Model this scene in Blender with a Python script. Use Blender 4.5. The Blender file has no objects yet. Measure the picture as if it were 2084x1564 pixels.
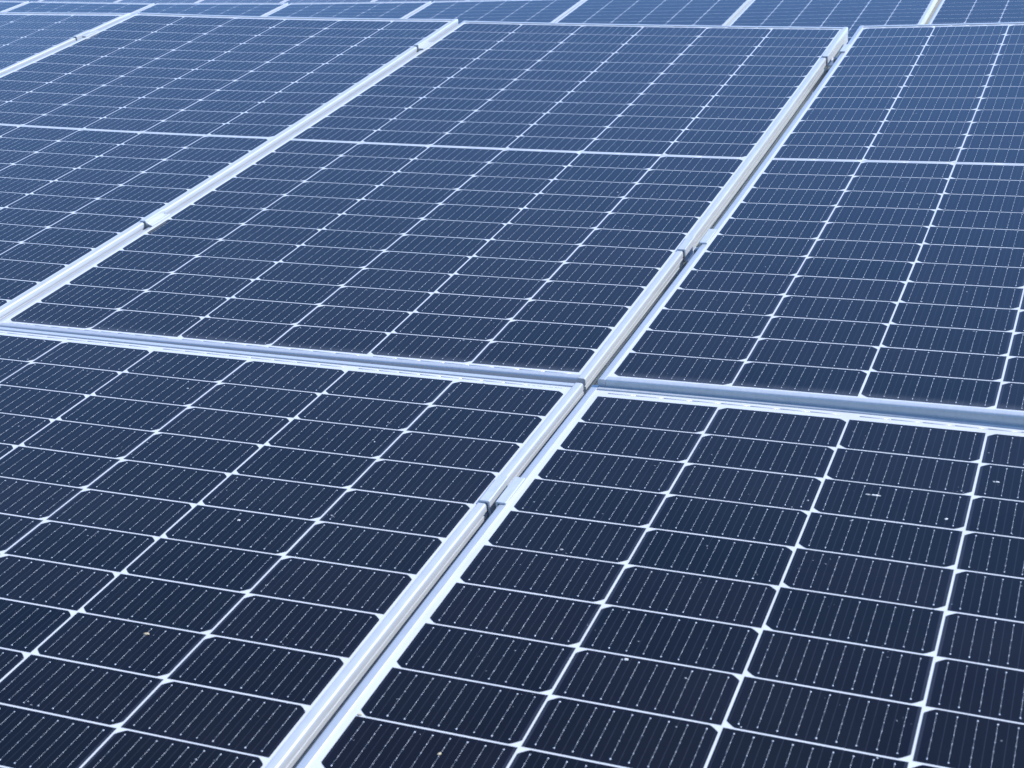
import bpy, bmesh, math, random
import numpy as np
from mathutils import Matrix, Vector
random.seed(7); rng=np.random.default_rng(7)
scene=bpy.context.scene
COL=scene.collection
CAM_POS=[1.1907, -2.87315, 1.88404]
CAM_R=[0.925734, 0.37817, -0.002174]
CAM_U=[-0.096096, 0.240789, 0.965809]
CAM_F=[-0.365763, 0.893873, -0.259247]
LENS=52.7971
PY=0.0799285
MG=0.0102251
HX=0.504
HY=0.964255
POSE={
 'M':([[1.0, -0.0, 0.0], [-0.0, 0.97553, -0.21985], [0.0, 0.21985, 0.97553]],[0.0, 0.0, 1.55],[0.59, -0.89, 0.75, 0.11]),
 'R':([[0.99982, 0.00172, -0.01876], [-0.00575, 0.97626, -0.21651], [0.01794, 0.21658, 0.9761]],[1.0686, -0.0399, 1.5665],[-0.26, 0.88, 1.23, 0.39]),
 'LL':([[0.99994, 0.00111, -0.01132], [-0.00336, 0.97979, -0.2], [0.01087, 0.20002, 0.97973]],[0.0077, -1.9652, 1.1544],[0.43, -0.37, -0.69, -0.35]),
 'LR':([[0.99992, -0.00458, 0.01179], [0.0068, 0.98062, -0.19582], [-0.01066, 0.19589, 0.98057]],[1.0667, -1.9683, 1.1622],[-1.26, 0.54, -0.34, 0.92]),
 'L':([[0.99992, -0.00105, 0.01223], [0.00374, 0.97504, -0.22201], [-0.01169, 0.22204, 0.97497]],[-1.0428, -0.024, 1.5575],[1.43, 0.32, 0.96, -0.3]),
 'FL':([[0.99998, -0.00495, 0.00329], [0.00556, 0.97485, -0.22279], [-0.00211, 0.2228, 0.97486]],[-2.1018, -0.0296, 1.5678],[0.02, -0.06, 0.56, 0.19]),
 'By':([[0.99979, -0.01505, 0.01396], [0.01773, 0.97564, -0.21864], [-0.01033, 0.21884, 0.97571]],[-5.6833, 5.1671, 1.5257],[0.0, 0.0, 0.0, 0.0]),
 'Bz':([[0.99999, -0.00305, -0.00272], [0.00238, 0.97514, -0.22157], [0.00333, 0.22156, 0.97514]],[-4.628, 5.175, 1.5209],[0.0, 0.0, 0.0, 0.0]),
 'Ba':([[0.99988, 0.00265, -0.01556], [-0.00607, 0.97463, -0.22375], [0.01457, 0.22381, 0.97452]],[-3.5722, 5.1696, 1.5274],[0.0, 0.0, 0.0, 0.0]),
 'Bb':([[0.99971, 0.00392, -0.02363], [-0.00915, 0.97421, -0.22545], [0.02214, 0.2256, 0.97397]],[-2.5157, 5.1584, 1.5454],[0.0, 0.0, 0.0, 0.0]),
 'Bc':([[0.99983, -0.00011, -0.01831], [-0.00399, 0.97459, -0.22398], [0.01787, 0.22402, 0.97442]],[-1.4585, 5.1452, 1.5683],[0.0, 0.0, 0.0, 0.0]),
 'Bd':([[0.99961, -0.0011, -0.02789], [-0.00522, 0.97427, -0.22532], [0.02742, 0.22538, 0.97388]],[-0.3962, 5.1327, 1.5937],[0.0, 0.0, 0.0, 0.0]),
 'Be':([[0.99941, 0.01425, -0.03137], [-0.0213, 0.97119, -0.23735], [0.02709, 0.23788, 0.97092]],[0.6761, 5.1181, 1.6238],[0.0, 0.0, 0.0, 0.0]),
 'Bx':([[0.99979, -0.01505, 0.01396], [0.01773, 0.97564, -0.21864], [-0.01033, 0.21884, 0.97571]],[-6.746, 5.1483, 1.5366],[0.0, 0.0, 0.0, 0.0]),
 'C0':([[0.99929, -0.03687, 0.00831], [0.03779, 0.97484, -0.21969], [0.0, 0.21985, 0.97553]],[-11.204, 10.9767, 1.506],[0.0, 0.0, 0.0, 0.0]),
 'C1':([[0.99929, -0.03687, 0.00831], [0.03779, 0.97484, -0.21969], [0.0, 0.21985, 0.97553]],[-10.1422, 11.0169, 1.506],[0.0, 0.0, 0.0, 0.0]),
 'C2':([[0.99929, -0.03687, 0.00831], [0.03779, 0.97484, -0.21969], [0.0, 0.21985, 0.97553]],[-9.0805, 11.057, 1.506],[0.0, 0.0, 0.0, 0.0]),
 'C3':([[0.99929, -0.03687, 0.00831], [0.03779, 0.97484, -0.21969], [0.0, 0.21985, 0.97553]],[-8.0187, 11.0972, 1.506],[0.0, 0.0, 0.0, 0.0]),
 'C4':([[0.99929, -0.03687, 0.00831], [0.03779, 0.97484, -0.21969], [0.0, 0.21985, 0.97553]],[-6.957, 11.1373, 1.506],[0.0, 0.0, 0.0, 0.0]),
 'C5':([[0.99929, -0.03687, 0.00831], [0.03779, 0.97484, -0.21969], [0.0, 0.21985, 0.97553]],[-5.8953, 11.1775, 1.506],[0.0, 0.0, 0.0, 0.0]),
 'C6':([[0.99929, -0.03687, 0.00831], [0.03779, 0.97484, -0.21969], [0.0, 0.21985, 0.97553]],[-4.8335, 11.2176, 1.506],[0.0, 0.0, 0.0, 0.0]),
 'C7':([[0.99929, -0.03687, 0.00831], [0.03779, 0.97484, -0.21969], [0.0, 0.21985, 0.97553]],[-3.7718, 11.2578, 1.506],[0.0, 0.0, 0.0, 0.0]),
}

BP=.0178; SUN_E=3.3; SKY_S=.15; DUST=0.0; OZONE=8.5; ALT=900; AIR=1.0; EXPO=1.3; ALU_METAL=.25; ALU=.41; BACK=.46; CLA=.42; WIRE=.31; CELL_IOR=1.365
CELL_A=(.0002,.0001,.0001); CELL_B=(.0024,.0012,.0016); CELL_RIM=(.0018,.0012,.0055)
# ------------------------------------------------ camera, sky, sun, exposure
cam_d=bpy.data.cameras.new('camera'); cam=bpy.data.objects.new('camera',cam_d); COL.objects.link(cam)
cr,cu,cf=Vector(CAM_R),Vector(CAM_U),Vector(CAM_F)
mw=Matrix((cr,cu,-cf)).transposed().to_4x4(); mw.translation=Vector(CAM_POS); cam.matrix_world=mw
cam_d.sensor_width=36; cam_d.lens=LENS; cam_d.clip_start=.05; cam_d.clip_end=3000
cam_d.dof.use_dof=True; cam_d.dof.focus_distance=3.1; cam_d.dof.aperture_fstop=20
scene.camera=cam
SUN=Vector((.60,.29,.73)).normalized()
sun_d=bpy.data.lights.new('sun','SUN'); sun=bpy.data.objects.new('sun',sun_d); COL.objects.link(sun)
sun_d.energy=SUN_E; sun_d.angle=math.radians(.5); sun_d.color=(1,.997,.99)
sun.rotation_euler=SUN.to_track_quat('Z','Y').to_euler(); sun.location=(5,5,12)
w=bpy.data.worlds.new('World'); scene.world=w; w.use_nodes=True
nt=w.node_tree; nt.nodes.clear()
sky=nt.nodes.new('ShaderNodeTexSky'); sky.sky_type='NISHITA'; sky.sun_disc=False
sky.sun_elevation=math.asin(SUN.z); sky.sun_rotation=math.atan2(SUN.x,SUN.y)
sky.altitude=ALT; sky.air_density=AIR; sky.dust_density=DUST; sky.ozone_density=OZONE
bg=nt.nodes.new('ShaderNodeBackground'); bg.inputs['Strength'].default_value=SKY_S
wo=nt.nodes.new('ShaderNodeOutputWorld'); nt.links.new(sky.outputs[0],bg.inputs[0]); nt.links.new(bg.outputs[0],wo.inputs[0])
vs=scene.view_settings; vs.view_transform='Standard'; vs.look='None'; vs.exposure=EXPO; vs.gamma=1; vs.use_curve_mapping=False

# ------------------------------------------------ materials
def mat(name,color,rough=.5,metal=0,ior=1.5,coat=0,spec=None):
    m=bpy.data.materials.new(name); m.use_nodes=True; n=m.node_tree; b=n.nodes['Principled BSDF']
    b.inputs['Base Color'].default_value=(*color,1); b.inputs['Roughness'].default_value=rough
    b.inputs['Metallic'].default_value=metal; b.inputs['IOR'].default_value=ior
    if spec is not None: b.inputs['Specular IOR Level'].default_value=spec
    return m,n,b
def nd(n,t,**k):
    x=n.nodes.new(t)
    for a,v in k.items(): setattr(x,a,v)
    return x
def noise(n,vec,scale,detail=3,rough=.5):
    x=nd(n,'ShaderNodeTexNoise'); x.inputs['Scale'].default_value=scale; x.inputs['Detail'].default_value=detail; x.inputs['Roughness'].default_value=rough
    if vec: n.links.new(vec,x.inputs['Vector'])
    return x
def ramp(n,fac,stops):
    r=nd(n,'ShaderNodeValToRGB'); e=r.color_ramp.elements
    while len(e)<len(stops): e.new(.5)
    for el,(p,c) in zip(e,stops): el.position=p; el.color=(*c,1)
    n.links.new(fac,r.inputs[0]); return r
def coords(n):
    g=nd(n,'ShaderNodeNewGeometry'); return g.outputs['Position']
def dusty_rough(n,b,lo,hi,scale=3):
    t=noise(n,coords(n),scale,5,.6); r=nd(n,'ShaderNodeMapRange'); r.inputs['From Min'].default_value=.3; r.inputs['From Max'].default_value=.7
    r.inputs['To Min'].default_value=lo; r.inputs['To Max'].default_value=hi; n.links.new(t.outputs[0],r.inputs[0]); n.links.new(r.outputs[0],b.inputs['Roughness'])

# monocrystalline cell under glass
M_cell,n,b=mat('cell_silicon',(.006,.009,.02),.09,0,CELL_IOR)
oi=nd(n,'ShaderNodeObjectInfo'); tc=nd(n,'ShaderNodeTexCoord')
base=ramp(n,oi.outputs['Random'],[(0,CELL_A),(1,CELL_B)])
# blue rim, greener/darker middle of each half cell (coating thickness)
sep=nd(n,'ShaderNodeSeparateXYZ'); n.links.new(tc.outputs['Object'],sep.inputs[0])
ax=nd(n,'ShaderNodeMath',operation='ABSOLUTE'); n.links.new(sep.outputs['X'],ax.inputs[0])
mr=nd(n,'ShaderNodeMapRange'); mr.interpolation_type='SMOOTHSTEP'; mr.inputs['From Min'].default_value=.062; mr.inputs['From Max'].default_value=.0825; mr.inputs['To Max'].default_value=.35
n.links.new(ax.outputs[0],mr.inputs[0])
ay=nd(n,'ShaderNodeMath',operation='ABSOLUTE'); n.links.new(sep.outputs['Y'],ay.inputs[0])
mr2=nd(n,'ShaderNodeMapRange'); mr2.interpolation_type='SMOOTHSTEP'; mr2.inputs['From Min'].default_value=.031; mr2.inputs['From Max'].default_value=.0388; mr2.inputs['To Max'].default_value=.3
n.links.new(ay.outputs[0],mr2.inputs[0])
mx=nd(n,'ShaderNodeMath',operation='MAXIMUM'); n.links.new(mr.outputs[0],mx.inputs[0]); n.links.new(mr2.outputs[0],mx.inputs[1])
mixr=nd(n,'ShaderNodeMix',data_type='RGBA'); n.links.new(mx.outputs[0],mixr.inputs[0]); n.links.new(base.outputs[0],mixr.inputs[6]); mixr.inputs[7].default_value=(*CELL_RIM,1)
# fine grain: silicon texture + settled dust film
g1=noise(n,coords(n),900,2,.6); g2=noise(n,coords(n),4.5,6,.65)
gr=ramp(n,g1.outputs[0],[(.35,(.4,.4,.4)),(.72,(1.8,1.8,1.8))])
mul=nd(n,'ShaderNodeMix',data_type='RGBA',blend_type='MULTIPLY'); mul.inputs[0].default_value=1; n.links.new(mixr.outputs[2],mul.inputs[6]); n.links.new(gr.outputs[0],mul.inputs[7])
# fine contact lines across the middle between busbars
wv=nd(n,'ShaderNodeMath',operation='ADD'); n.links.new(sep.outputs['X'],wv.inputs[0]); wv.inputs[1].default_value=BP*4.5
md=nd(n,'ShaderNodeMath',operation='MODULO'); n.links.new(wv.outputs[0],md.inputs[0]); md.inputs[1].default_value=BP
lt=nd(n,'ShaderNodeMath',operation='LESS_THAN'); n.links.new(md.outputs[0],lt.inputs[0]); lt.inputs[1].default_value=.0006
ltm=nd(n,'ShaderNodeMath',operation='MULTIPLY'); n.links.new(lt.outputs[0],ltm.inputs[0]); ltm.inputs[1].default_value=.28
fm=nd(n,'ShaderNodeMix',data_type='RGBA'); n.links.new(ltm.outputs[0],fm.inputs[0]); n.links.new(mul.outputs[2],fm.inputs[6]); fm.inputs[7].default_value=(.05,.055,.075,1)
dm=ramp(n,g2.outputs[0],[(.3,(0,0,0)),(.8,(.010,.010,.010))])
dmx=nd(n,'ShaderNodeMix',data_type='RGBA'); n.links.new(dm.outputs[0],dmx.inputs[0]); n.links.new(fm.outputs[2],dmx.inputs[6]); dmx.inputs[7].default_value=(.35,.36,.38,1)
sc=nd(n,'ShaderNodeSeparateColor'); n.links.new(oi.outputs['Color'],sc.inputs[0])
def edge(sgn,chan):
    m1=nd(n,'ShaderNodeMath',operation='MULTIPLY'); n.links.new(sep.outputs['Y'],m1.inputs[0]); m1.inputs[1].default_value=sgn
    r1=nd(n,'ShaderNodeMapRange'); r1.interpolation_type='SMOOTHSTEP'; r1.inputs['From Min'].default_value=.020; r1.inputs['From Max'].default_value=.0395; n.links.new(m1.outputs[0],r1.inputs[0])
    m2=nd(n,'ShaderNodeMath',operation='MULTIPLY'); n.links.new(r1.outputs[0],m2.inputs[0]); n.links.new(sc.outputs[chan],m2.inputs[1]); return m2
e1,e2=edge(-1,0),edge(1,1)
es=nd(n,'ShaderNodeMath',operation='ADD'); n.links.new(e1.outputs[0],es.inputs[0]); n.links.new(e2.outputs[0],es.inputs[1])
g3=noise(n,coords(n),55,5,.7); em=nd(n,'ShaderNodeMath',operation='MULTIPLY'); n.links.new(es.outputs[0],em.inputs[0]); n.links.new(g3.outputs[0],em.inputs[1])
em2=nd(n,'ShaderNodeMath',operation='MULTIPLY'); n.links.new(em.outputs[0],em2.inputs[0]); em2.inputs[1].default_value=.16
dm2=nd(n,'ShaderNodeMix',data_type='RGBA'); n.links.new(em2.outputs[0],dm2.inputs[0]); n.links.new(dmx.outputs[2],dm2.inputs[6]); dm2.inputs[7].default_value=(.34,.35,.38,1)
n.links.new(dm2.outputs[2],b.inputs['Base Color'])
dusty_rough(n,b,.06,.16,2.2)

M_back,n,b=mat('white_backsheet',(.78,.79,.80),.12,0,1.45)
t=noise(n,coords(n),14,5,.6); r=ramp(n,t.outputs[0],[(.3,(BACK-.05,BACK-.045,BACK-.04)),(.7,(BACK,BACK+.005,BACK+.01))]); n.links.new(r.outputs[0],b.inputs['Base Color'])
M_wire,n,b=mat('tinned_wire',(.62,.64,.68),.45,.2)
t=noise(n,coords(n),30,2,.5); r=ramp(n,t.outputs[0],[(.3,(.38,.40,.43)),(.7,(.50,.52,.55))]); n.links.new(r.outputs[0],b.inputs['Base Color'])
M_rib,n,b=mat('tinned_ribbon',(.42,.43,.46),.3,.2)
t=noise(n,coords(n),40,3,.5); r=ramp(n,t.outputs[0],[(.3,(.34,.35,.37)),(.7,(.42,.43,.45))]); n.links.new(r.outputs[0],b.inputs['Base Color'])
def alu(name,lo,hi,rough,metal,scale):
    m,n,b=mat(name,(.6,.6,.6),rough,metal)
    c=coords(n); mp=nd(n,'ShaderNodeMapping'); mp.inputs['Scale'].default_value=(1,.06,1); n.links.new(c,mp.inputs[0])
    t=noise(n,mp.outputs[0],scale,4,.6); r=ramp(n,t.outputs[0],[(.3,lo),(.7,hi)]); n.links.new(r.outputs[0],b.inputs['Base Color'])
    t2=noise(n,c,9,5,.6); rr=nd(n,'ShaderNodeMapRange'); rr.inputs['To Min'].default_value=rough-.08; rr.inputs['To Max'].default_value=rough+.1; n.links.new(t2.outputs[0],rr.inputs[0]); n.links.new(rr.outputs[0],b.inputs['Roughness'])
    bm=nd(n,'ShaderNodeBump'); bm.inputs['Strength'].default_value=.05; bm.inputs['Distance'].default_value=.0002; n.links.new(t.outputs[0],bm.inputs['Height']); n.links.new(bm.outputs[0],b.inputs['Normal'])
    return m
M_alu=alu('anodised_aluminium',(ALU-.06,ALU-.045,ALU-.03),(ALU-.02,ALU,ALU+.025),.33,ALU_METAL,240)
M_clamp=alu('mill_aluminium',(CLA-.04,CLA-.02,CLA),(CLA+.03,CLA+.05,CLA+.07),.42,.3,300)
M_galv=alu('galvanised_steel',(.36,.38,.40),(.50,.52,.54),.45,.7,30)
M_bolt=alu('bolt_steel',(.20,.21,.22),(.32,.33,.35),.35,.9,60)
M_ink,n,b=mat('grey_print',(.16,.16,.18),.5)
t=noise(n,coords(n),300,2,.5); r=ramp(n,t.outputs[0],[(.3,(.10,.10,.12)),(.7,(.35,.35,.37))]); n.links.new(r.outputs[0],b.inputs['Base Color'])
M_dust,n,b=mat('pale_dust',(.55,.54,.50),.9)
t=noise(n,coords(n),25,2,.5); r=ramp(n,t.outputs[0],[(.35,(.14,.145,.155)),(.65,(.42,.425,.43))]); n.links.new(r.outputs[0],b.inputs['Base Color'])
def dropmat(name,a,c):
    m,n,b=mat(name,a,.85); t=noise(n,coords(n),700,4,.6); r=ramp(n,t.outputs[0],[(.35,a),(.65,c)]); n.links.new(r.outputs[0],b.inputs['Base Color'])
    bm=nd(n,'ShaderNodeBump'); bm.inputs['Strength'].default_value=.5; bm.inputs['Distance'].default_value=.0006; n.links.new(t.outputs[0],bm.inputs['Height']); n.links.new(bm.outputs[0],b.inputs['Normal']); return m
M_tan=dropmat('dry_tan_crumb',(.30,.24,.15),(.45,.38,.26)); M_pale=dropmat('pale_dropping',(.40,.38,.36),(.62,.60,.57))
M_gr,n,b=mat('gravel_soil',(.2,.17,.13),.95)
c=coords(n); t=noise(n,c,1.2,8,.65); t2=noise(n,c,28,6,.7)
r=ramp(n,t.outputs[0],[(.35,(.11,.10,.07)),(.5,(.20,.18,.14)),(.7,(.10,.13,.05))]); r2=ramp(n,t2.outputs[0],[(.3,(.6,.6,.6)),(.7,(1.25,1.25,1.2))])
mu=nd(n,'ShaderNodeMix',data_type='RGBA',blend_type='MULTIPLY'); mu.inputs[0].default_value=1; n.links.new(r.outputs[0],mu.inputs[6]); n.links.new(r2.outputs[0],mu.inputs[7]); n.links.new(mu.outputs[2],b.inputs['Base Color'])
bm=nd(n,'ShaderNodeBump'); bm.inputs['Strength'].default_value=.8; bm.inputs['Distance'].default_value=.03; n.links.new(t2.outputs[0],bm.inputs['Height']); n.links.new(bm.outputs[0],b.inputs['Normal'])

# ------------------------------------------------ mesh helpers
def link(name,me,m,parent=None,smooth=False):
    if m and not me.materials: me.materials.append(m)
    if smooth:
        me.polygons.foreach_set('use_smooth',[True]*len(me.polygons)); me.set_sharp_from_angle(angle=math.radians(32))
    o=bpy.data.objects.new(name,me); COL.objects.link(o); o.parent=parent; return o
def from_arrays(name,V,F):
    me=bpy.data.meshes.new(name); V=np.asarray(V,dtype=np.float32); F=np.asarray(F,dtype=np.int32)
    me.vertices.add(len(V)); me.vertices.foreach_set('co',V.ravel())
    me.loops.add(F.size); me.loops.foreach_set('vertex_index',F.ravel())
    me.polygons.add(len(F)); me.polygons.foreach_set('loop_start',np.arange(0,F.size,F.shape[1],dtype=np.int32))
    me.update(calc_edges=True); return me
def bend(bc,x,y): return (bc[0]*x*x+bc[1]*x*y+bc[2]*y*y+bc[3]*x*y*y)*.01
def boxes(name,B,bc,plane=None):
    """B rows: x0,x1,y0,y1,z0,z1 (no bottom face); z follows the panel's own bow"""
    B=np.asarray(B,dtype=float); n=len(B)
    ix=[0,1,1,0,0,1,1,0]; iy=[2,2,3,3,2,2,3,3]; iz=[4,4,4,4,5,5,5,5]
    V=np.stack([B[:,ix],B[:,iy],B[:,iz]],-1).reshape(-1,3)
    if plane is None: V[:,2]+=bend(bc,V[:,0],V[:,1])
    else:   # lie in the flat plane of the cell each piece belongs to: columns x,y,z,gx,gy
        Q=np.repeat(np.asarray(plane,dtype=float),8,axis=0); V[:,2]+=Q[:,2]+Q[:,3]*(V[:,0]-Q[:,0])+Q[:,4]*(V[:,1]-Q[:,1])
    q=np.array([[4,5,6,7],[0,1,5,4],[1,2,6,5],[2,3,7,6],[3,0,4,7]])
    F=(np.arange(n)[:,None,None]*8+q[None]).reshape(-1,4)
    return from_arrays(name,V,F)
def sweep(name,prof,path,axis,bc,caps=True):
    """closed profile [(u,z)] swept along path values; axis gives (u,s)->(x,y)"""
    V=[];F=[];k=len(prof)
    for s in path:
        for (u,z) in prof:
            x,y=axis(u,s); V.append((x,y,z+bend(bc,x,y)))
    for i in range(len(path)-1):
        for j in range(k): a=i*k+j; c=i*k+(j+1)%k; F.append((a,c,c+k,a+k))
    me=bpy.data.meshes.new(name)
    if caps: F=F+[tuple(range(k-1,-1,-1)),tuple(range((len(path)-1)*k,len(path)*k))]
    me.from_pydata(V,[],F); me.update()
    b_=bmesh.new(); b_.from_mesh(me); bmesh.ops.recalc_face_normals(b_,faces=b_.faces); b_.to_mesh(me); b_.free()
    return me
def props(o,label,cat,group=None,kind=None):
    if label: o['label']=label
    if cat: o['category']=cat
    if group: o['group']=group
    if kind: o['kind']=kind
    return o

# ------------------------------------------------ ground
g=bpy.data.meshes.new('ground'); S=400; g.from_pydata([(-S,-S,0),(S,-S,0),(S,S,0),(-S,S,0)],[],[(0,1,2,3)])
props(link('ground',g,M_gr),None,None,kind='structure')

# ------------------------------------------------ solar panels
PXC=.168; CW=.1653; CH=PY-.0025
def cell_mesh():
    # half cell, two cut corners on the +y edge
    w,h=CW/2,CH/2; c=.0088; t=.00007
    P=[(-w,-h),(w,-h),(w,h-.0082),(w-.0016,h-.0062),(w-.0068,h-.0018),(w-.0098,h),(-w+.0098,h),(-w+.0068,h-.0018),(-w+.0016,h-.0062),(-w,h-.0082)]
    k=len(P); V=[(x,y,t) for x,y in P]+[(x,y,-.0002) for x,y in P]
    F=[tuple(range(k))]+[(k+i,k+(i+1)%k,(i+1)%k,i) for i in range(k)]
    me=bpy.data.meshes.new('cell'); me.from_pydata(V,[],F); me.update(); me.materials.append(M_cell); return me
CELL=cell_mesh()
def cy_(r): # centre of cell row r (0..23)
    return (r-12+.5)*PY+(MG/2 if r>=12 else -MG/2)
def cx_(c): return (c-2.5)*PXC
PROF=[(0,-.035),(0,-.0262),(.0012,-.0261),(.0012,-.0239),(0,-.0238),(0,-.0185),(.0012,-.0184),(.0012,-.0162),(0,-.0161),(0,-.0110),(.0012,-.0109),(.0012,-.0087),(0,-.0086),(0,-.0014),(.0003,-.0002),(.0011,.0009),(.0025,.0016),(.0104,.0017),(.0109,.0013),(.0110,-.0015),(.0110,-.0330),(.028,-.0330),(.028,-.035)]
PROF_S=[(0,-.035),(0,-.0014),(.0003,-.0002),(.0011,.0009),(.0025,.0016),(.0104,.0017),(.0109,.0013),(.0110,-.0015),(.0110,-.0330),(.024,-.0330),(.024,-.035)]
def panel_matrix(key):
    R,T,_=POSE[key]; m=Matrix(R).to_4x4(); 
    q=m.to_3x3().to_quaternion(); q.normalize(); m=q.to_matrix().to_4x4(); m.translation=Vector(T); return m
MARG={}
# white margin incl. frame lip: left, right, bottom, top
MARGINS={'M':(.0130,.0155,.020,.020),'R':(.0135,.0155,.0165,.022),'L':(.0135,.0155,.020,.024),'FL':(.0135,.0155,.020,.027),'LL':(.0180,.0145,.030,.0265),'LR':(.0180,.0155,.030,.0300)}
def solar_panel(key,label,group,level,lower=False):
    """level 2 = near (ribbons, print), 1 = array behind, 0 = farthest slivers"""
    bc=POSE[key][2]; root=bpy.data.objects.new('solar_panel',None); COL.objects.link(root); root.matrix_world=panel_matrix(key); root.empty_display_size=.1
    props(root,label,'solar panel',group)
    ml,mr,mb,mt=MARGINS.get(key,(.016,.0155,.020,.034))
    xl,xr,yb,yt=-HX-ml,HX+mr,-HY-mb,HY+mt
    MARG[key]=(xl,xr,yb,yt)
    # laminate
    nx,ny=(13,41) if level==2 else (2,2)
    X=np.linspace(xl+.0104,xr-.0104,nx); Y=np.linspace(yb+.0104,yt-.0104,ny)
    V=[(x,y,bend(bc,x,y)-.00013) for y in Y for x in X]; F=[(j*nx+i,j*nx+i+1,(j+1)*nx+i+1,(j+1)*nx+i) for j in range(ny-1) for i in range(nx-1)]
    me=bpy.data.meshes.new('backsheet'); me.from_pydata(V,[],F); me.update(); link('backsheet',me,M_back,root,True)
    # cells
    def up(c,r):   # which way the cut corners point
        v=(c%2==1)
        if lower: v=not v
        if r>=12: v=not v
        return v
    if level>=1:
        for r in range(24):
            for c in range(6):
                x,y=cx_(c),cy_(r); o=bpy.data.objects.new('cell',CELL); COL.objects.link(o); o.parent=root
                gx=(2*bc[0]*x+bc[1]*y+bc[3]*y*y)*.01; gy=(bc[1]*x+2*bc[2]*y+2*bc[3]*x*y)*.01
                jx,jy,jr=(random.uniform(-1,1)*.00025,random.uniform(-1,1)*.00015,random.uniform(-1,1)*.0008)
                M=Matrix.Translation((x+jx,y+jy,bend(bc,x,y)))@Matrix.Rotation(-gx,4,'Y')@Matrix.Rotation(gy,4,'X')@Matrix.Rotation(jr+(0 if up(c,r) else math.pi),4,'Z')
                o.matrix_local=M; o.color=((1,0,0,1) if up(c,r) else (0,1,0,1)) if r==0 else (0,0,0,1)
    else:
        V=[];F=[]
        for r in range(24):
            for c in range(6):
                x,y=cx_(c),cy_(r); s=1 if up(c,r) else -1; k=len(V)
                V+=[(x+s*v.co.x,y+s*v.co.y,v.co.z) for v in CELL.vertices[:10]]; F.append(tuple(range(k,k+10)))
        me=bpy.data.meshes.new('cells'); me.from_pydata(V,[],F); me.update(); o=link('cells',me,M_cell,root); o['kind']='stuff'
    # frame
    ns=14 if level==2 else 2
    pr=PROF if level==2 else PROF_S
    ys=np.linspace(yb,yt,ns); xs=np.linspace(xl+.0112,xr-.0112,ns)
    link('frame_rail',sweep('frame_rail',pr,ys,lambda u,s:(xl+u,s),bc),M_alu,root,True)
    link('frame_rail',sweep('frame_rail',pr,ys,lambda u,s:(xr-u,s),bc),M_alu,root,True)
    link('frame_rail',sweep('frame_rail',PROF_S,xs,lambda u,s:(s,yb+u+.0002),bc),M_alu,root,True)
    link('frame_rail',sweep('frame_rail',PROF_S,xs,lambda u,s:(s,yt-u-.0002),bc),M_alu,root,True)
    # connector ribbons in the white margins and middle gap
    if level>=1:
        e=-1 if not lower else 1
        for sgn in (-1,1):
            for pr_ in range(3):
                x0=-HX+pr_*2*PXC+.012; x1=x0+2*PXC-.024
                if sgn==e:
                    if not lower and pr_==0: x0+=.050
                    if lower and pr_==2: x1-=.050
                mg=((mt if sgn>0 else mb)-.011); y=sgn*(HY+mg*.55); rw=min(.0008,mg*.11); B=[(a,b_,y-rw,y+rw,0,.0002) for a,b_ in zip(np.linspace(x0,x1,9)[:-1],np.linspace(x0,x1,9)[1:])]
                link('end_ribbon',boxes('end_ribbon',B,bc),M_rib,root)
        for y in (-.0024,.0024):
            xs_=np.linspace(-HX+.004,HX-.004,13); B=[(a,b_,y-.00022,y+.00022,0,.00015) for a,b_ in zip(xs_[:-1],xs_[1:])]
            link('middle_ribbon',boxes('middle_ribbon',B,bc),M_rib,root)
    if level==2:
        B=[]; PL=[]
        z0,z1=.00004,.00013
        for r in range(24):
            for c in range(6):
                x,y=cx_(c),cy_(r); nb=len(B)
                for k in range(9):
                    bx=x+(k-4)*BP+random.uniform(-.0003,.0003); h=CH/2
                    wd=random.uniform(.00025,.00030)*WIRE
                    ye=h-.0062
                    B.append((bx-wd,bx+wd,y-ye,y,z0,z1)); B.append((bx-wd,bx+wd,y,y+ye,z0,z1))
                    # forked ends to the cell edge
                    for s in (-1,1):
                        for d in (-1,1):
                            a0=y+s*ye; a1=y+s*(h-.0008); B.append((bx+d*.0007-.00006,bx+d*.0007+.00006,min(a0,a1),max(a0,a1),z0,z1-.0002))
                    for i in range(6):
                        py_=y-ye+i*(2*ye/5); e_=i in (0,5); a=(.00070 if e_ else .00042)*random.uniform(.8,1.15); b_=(.0008 if e_ else .00045)*random.uniform(.8,1.2)
                        B.append((bx-a,bx+a,py_-b_,py_+b_,z0,z1+.00008))
                PL+=[(x,y,bend(bc,x,y),(2*bc[0]*x+bc[1]*y+bc[3]*y*y)*.01,(bc[1]*x+2*bc[2]*y+2*bc[3]*x*y)*.01)]*(len(B)-nb)
        o=link('busbars',boxes('busbars',B,bc,PL),M_wire,root); o['kind']='stuff'
        # serial number line: far too small to read, built as tiny strokes
        B=[]; e=1 if lower else -1; x=-HX+.010
        groups=[9,11,13,4]
        for gi,gn in enumerate(groups):
            for k in range(gn):
                if random.random()<.92:
                    for q in range(random.choice((1,2,2,3))):
                        dx=random.uniform(0,.0008); dy=random.uniform(-.0010,.0007)
                        if random.random()<.5: B.append((x+dx,x+dx+.00022,dy,dy+random.uniform(.0008,.0014)))
                        else: B.append((x,x+random.uniform(.0005,.0010),dy,dy+.00022))
                x+=.00118
            x+=.0022
        rows=[]
        yc=HY+((mt if lower else mb)-.011)*.55
        for (a,b_,c_,d_) in B:
            if lower: a,b_,c_,d_=-b_,-a,-d_,-c_
            rows.append((a,b_,e*yc+c_,e*yc+d_,0,.0002))
        o=link('serial_print',boxes('serial_print',rows,bc),M_ink,root); o['kind']='stuff'
    return root
FG='solar panels of the front array'; BG_='solar panels in the array just behind'; CG='solar panels in the farthest array'
solar_panel('M','central solar panel of the upper row, with both long edges inside the picture',FG,2)
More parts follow.
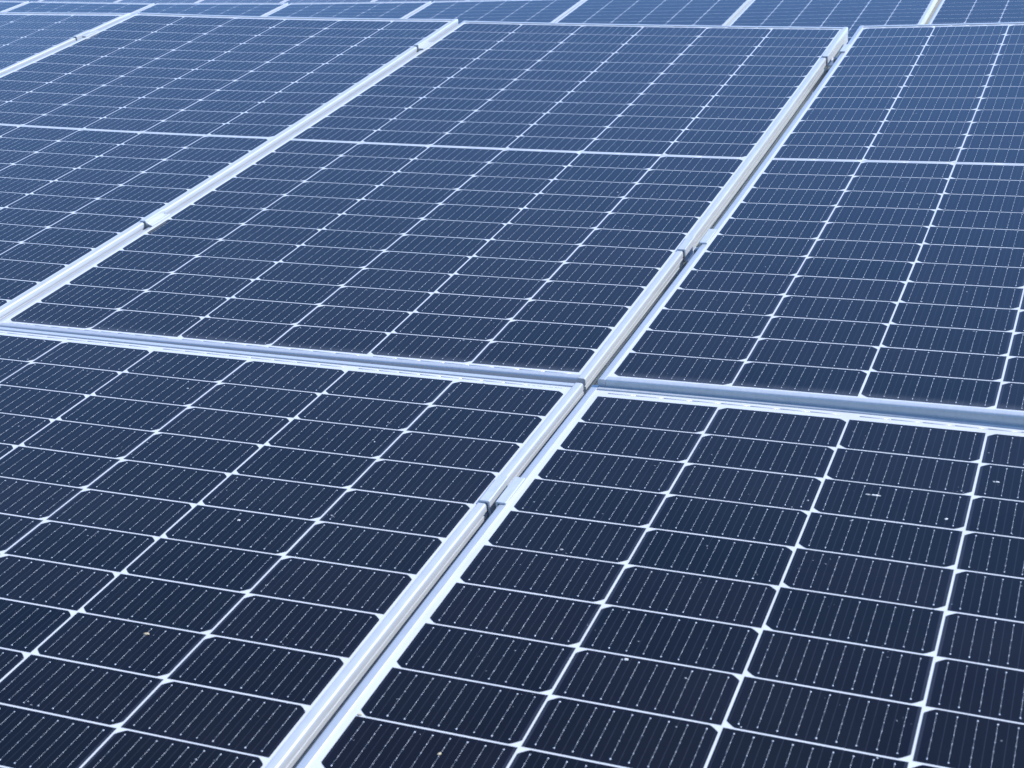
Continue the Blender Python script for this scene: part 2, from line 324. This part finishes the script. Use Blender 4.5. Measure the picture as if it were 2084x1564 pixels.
solar_panel('R','upper right solar panel, right of the central one and cut by the right picture edge',FG,2)
solar_panel('LL','dark solar panel filling the lower left, left of the lower bright seam',FG,2,True)
solar_panel('LR','dark solar panel filling the lower right corner, with a pale smear near its top',FG,2,True)
solar_panel('L','upper left solar panel, directly left of the central one, cut by the left picture edge',FG,2)
solar_panel('FL','front solar panel of which only a small wedge shows at the far upper left',FG,2)
ordb=['first','second','third','fourth','fifth','sixth','seventh','eighth']
for i,k in enumerate(['Bx','By','Bz','Ba','Bb','Bc','Bd','Be']):
    lab=['leftmost solar panel of the array just behind, a tiny piece in the top left corner']+[ordb[j]+' solar panel from the left in the array just behind the front one' for j in range(1,7)]+['rightmost solar panel of the array just behind, right of its dark slit']
    solar_panel(k,lab[i],BG_,1)
CK=['C%d'%i for i in range(8)]
for i,k in enumerate(CK):
    lab='leftmost solar panel sliver of the farthest array at the top picture edge' if i==0 else ('rightmost solar panel sliver of the farthest array at the top picture edge' if i==len(CK)-1 else ordb[i]+' solar panel sliver from the left in the farthest array at the top edge')
    solar_panel(k,lab,CG,0)
bpy.context.view_layer.update()

# ------------------------------------------------ clamps between neighbouring panels
def top_pt(key,x,y,z=.0017):
    return panel_matrix(key)@Vector((x,y,z+bend(POSE[key][2],x,y)))
def mid_clamp(a,b,y,label):
    pa=top_pt(a,MARG[a][1],y); yb_=(panel_matrix(b).inverted()@pa).y; pb=top_pt(b,MARG[b][0],yb_)
    Ma=panel_matrix(a).to_3x3(); Mb=panel_matrix(b).to_3x3()
    Yd=(Ma.col[1]+Mb.col[1]).normalized(); Zd=(Ma.col[2]+Mb.col[2]).normalized(); Xd=Yd.cross(Zd).normalized(); Zd=Xd.cross(Yd)
    o0=(pa+pb)/2; root=bpy.data.objects.new('mid_clamp',None); COL.objects.link(root); root.empty_display_size=.03
    m=Matrix((Xd,Yd,Zd)).transposed().to_4x4(); m.translation=o0; root.matrix_world=m
    props(root,label,'panel clamp','clamps holding the front panels')
    inv=m.inverted(); la,lb=inv@pa,inv@pb; print('clamp',la,lb)
    t=.0026; e=.0004; d=-.027
    xa,za=la.x,la.z+e; xb,zb=lb.x,lb.z+e
    f=.0098
    P=[(xa-f,za),(xa+.0007,za),(xa+.0007,d),(xb-.0007,d),(xb-.0007,zb),(xb+f,zb),(xb+f,zb+t),(xb-.0007-t+.0006,zb+t),(xb-.0007-t,zb+t-.0006),(xb-.0007-t,d+t),(xa+.0007+t,d+t),(xa+.0007+t,za+t-.0006),(xa+.0007+t-.0006,za+t),(xa-f,za+t)]
    L=.031; k=len(P); V=[(x,-L,z) for x,z in P]+[(x,L,z) for x,z in P]
    F=[(i,(i+1)%k,(i+1)%k+k,i+k) for i in range(k)]+[tuple(range(k)),tuple(range(2*k-1,k-1,-1))]
    me=bpy.data.meshes.new('bracket'); me.from_pydata(V,[],F); me.update()
    bb=bmesh.new(); bb.from_mesh(me); bmesh.ops.recalc_face_normals(bb,faces=bb.faces)
    bmesh.ops.bevel(bb,geom=[e_ for e_ in bb.edges if e_.calc_face_angle(0)>.6],offset=.00025,segments=1,affect='EDGES'); bb.to_mesh(me); bb.free()
    link('bracket',me,M_clamp,root)
    xm=(xa+xb)/2; bb=bmesh.new(); rr=min(.0062,(xb-xa)/2-.0036)
    bmesh.ops.create_cone(bb,cap_ends=True,segments=20,radius1=rr*1.15,radius2=rr*1.15,depth=.0014,matrix=Matrix.Translation((xm,0,d+t+.0008)))
    bmesh.ops.create_cone(bb,cap_ends=True,segments=20,radius1=rr,radius2=rr*.94,depth=.0075,matrix=Matrix.Translation((xm,0,d+t+.0052)))
    r_=bmesh.ops.create_cone(bb,cap_ends=True,segments=6,radius1=rr*.5,radius2=rr*.5,depth=.0008,matrix=Matrix.Translation((xm,0,d+t+.0093)))
    me=bpy.data.meshes.new('bolt'); bb.to_mesh(me); bb.free(); link('bolt',me,M_bolt,root)
CLY=(-.458,.745); CLL=(.680,-.50)
mid_clamp('M','R',CLY[0],'aluminium clamp halfway down the long seam right of the central panel')
mid_clamp('M','R',CLY[1],'aluminium clamp near the top end of the seam right of the central panel')
mid_clamp('L','M',CLY[0]-.022,'aluminium clamp on the lower part of the seam left of the central panel')
mid_clamp('L','M',CLY[1]+.010,'small aluminium clamp near the top end of the seam left of the central panel')
mid_clamp('FL','L',CLY[1]+.008,'small distant aluminium clamp on the leftmost seam, near the upper left corner')
mid_clamp('LL','LR',CLL[0],'largest and nearest aluminium clamp, on the seam between the two dark lower panels')

# ------------------------------------------------ mounting rails under the front array
def mounting_rail(keys,y,label,ext=.25):
    pts=[]
    for k in keys:
        for x in (MARG[k][0],0,MARG[k][1]):
            pts.append(panel_matrix(k)@Vector((x,y,-.0385+min(0,bend(POSE[k][2],x,y)))))
    d0=(pts[0]-pts[1]).normalized(); pts.insert(0,pts[0]+d0*ext); d1=(pts[-1]-pts[-2]).normalized(); pts.append(pts[-1]+d1*ext)
    N=panel_matrix(keys[0]).to_3x3().col[2]; Yd=panel_matrix(keys[0]).to_3x3().col[1]
    prof=[(-.02,0),(-.006,0),(-.006,-.012),(.006,-.012),(.006,0),(.02,0),(.02,-.04),(-.02,-.04)]
    V=[];F=[];k=8
    for p in pts:
        for (u,z) in prof: V.append(tuple(p+Yd*u+N*z))
    for i in range(len(pts)-1):
        for j in range(k): a=i*k+j; c=i*k+(j+1)%k; F.append((a,c,c+k,a+k))
    F+= [tuple(range(k)),tuple(range((len(pts)-1)*k,len(pts)*k))]
    me=bpy.data.meshes.new('mounting_rail'); me.from_pydata(V,[],F); me.update()
    bb=bmesh.new(); bb.from_mesh(me); bmesh.ops.recalc_face_normals(bb,faces=bb.faces); bb.to_mesh(me); bb.free()
    props(link('mounting_rail',me,M_galv),label,'mounting rail','steel rails carrying the front panels')
mounting_rail(['FL','L','M','R'],CLY[0],'grey rail glimpsed through the slit below the halfway clamp right of the central panel')
mounting_rail(['FL','L','M','R'],CLY[1],'grey rail under the two topmost clamps of the upper panel row')
mounting_rail(['LL','LR'],CLL[0],'grey rail glimpsed in the dark slit below the nearest clamp')

# ------------------------------------------------ dirt on the glass
def dirt(key,x,y,rx,ry,m,label,cat,name,n=1,h=.0008):
    rx*=.62; ry*=.62
    me=bpy.data.meshes.new(name); bb=bmesh.new(); rr=random.Random(hash((key,int(x*1e4)))&0xffff if False else int(abs(x)*1e4+abs(y)*1e4))
    for q in range(n):
        ox,oy=((0,0) if q==0 else (-rx*2.1,-ry*.3*q)); s=1 if q==0 else .6
        res=bmesh.ops.create_icosphere(bb,subdivisions=3,radius=1)
        for v in res['verts']:
            a=math.atan2(v.co.y,v.co.x); k=1+.22*math.sin(2*a+rr.random()*.3+x*50)+.16*math.sin(5*a+y*90)+rr.uniform(-.05,.05)
            v.co=Vector((ox+v.co.x*rx*k*s,oy+v.co.y*ry*k*s,max(v.co.z,-.15)*h*(.8+.4*rr.random())))
    bb.to_mesh(me); bb.free(); o=link(name,me,m,None,True)
    bc=POSE[key][2]; o.matrix_world=panel_matrix(key)@Matrix.Translation((x,y,bend(bc,x,y)+.0003)); props(o,label,cat)
dirt('LL',.27,.308,.0046,.0034,M_tan,'tan crumb on the dark glass in the lower left of the picture','dirt crumb','dirt_crumb')
dirt('LR',-.104,.778,.0068,.0030,M_pale,'pale beige smear on the right dark panel, two cells below its top edge','bird dropping','bird_dropping',2)
dirt('LR',-.4995,.2466,.0036,.0024,M_tan,'tan crumb on the white margin beside the lower bright seam','dirt crumb','dirt_crumb')
dirt('LR',-.4027,.2149,.0032,.0026,M_tan,'small brown crumb close to the bottom picture edge, on the right dark panel','dirt crumb','dirt_crumb')
dirt('LR',-.2833,.3983,.0044,.0022,M_pale,'small pale dropping under a white cell line in the lower middle right','bird dropping','bird_dropping')
dirt('LL',.2409,.5424,.0032,.0022,M_pale,'small pale dropping on the dark panel left of the nearest clamp','bird dropping','bird_dropping')
dirt('LR',-.0216,.7443,.0030,.0024,M_pale,'tiny white dropping on the right dark panel, right of the beige smear','bird dropping','bird_dropping')
dirt('LR',.0235,.842,.0030,.0026,M_pale,'tiny white dropping nearest the right picture edge on the dark panel','bird dropping','bird_dropping',2)
# fine dust specks over the six near panels, one scatter
V=[];F=[]
for key,cnt in (('M',520),('R',340),('LL',620),('LR',620),('L',380),('FL',60)):
    bc=POSE[key][2]; mm=panel_matrix(key)
    for q in range(cnt):
        x=rng.uniform(-HX,HX); y=rng.uniform(-HY,HY)
        if rng.random()<.25: # clustered
            x,y=lastx+rng.normal(0,.008) if q else x, lasty+rng.normal(0,.008) if q else y
        lastx,lasty=x,y
        r=rng.choice([.0003,.00042,.0006,.0009,.0013],p=[.34,.33,.2,.1,.03]); k=len(V); sx=rng.uniform(.8,1.9); z=bend(bc,x,y)+.00016
        n_=7
        for i in range(n_):
            a=i*2*math.pi/n_; rr=r*rng.uniform(.7,1.25); V.append(tuple(mm@Vector((x+rr*sx*math.cos(a),y+rr*math.sin(a),z))))
        V.append(tuple(mm@Vector((x,y,z+r*.5+.0001))))
        F+=[(k+i,k+(i+1)%n_,k+n_) for i in range(n_)]
me=bpy.data.meshes.new('dust_specks'); me.from_pydata(V,[],F); me.update()
props(link('dust_specks',me,M_dust),'fine pale dust specks scattered over the glass of the front panels','dust',kind='stuff')
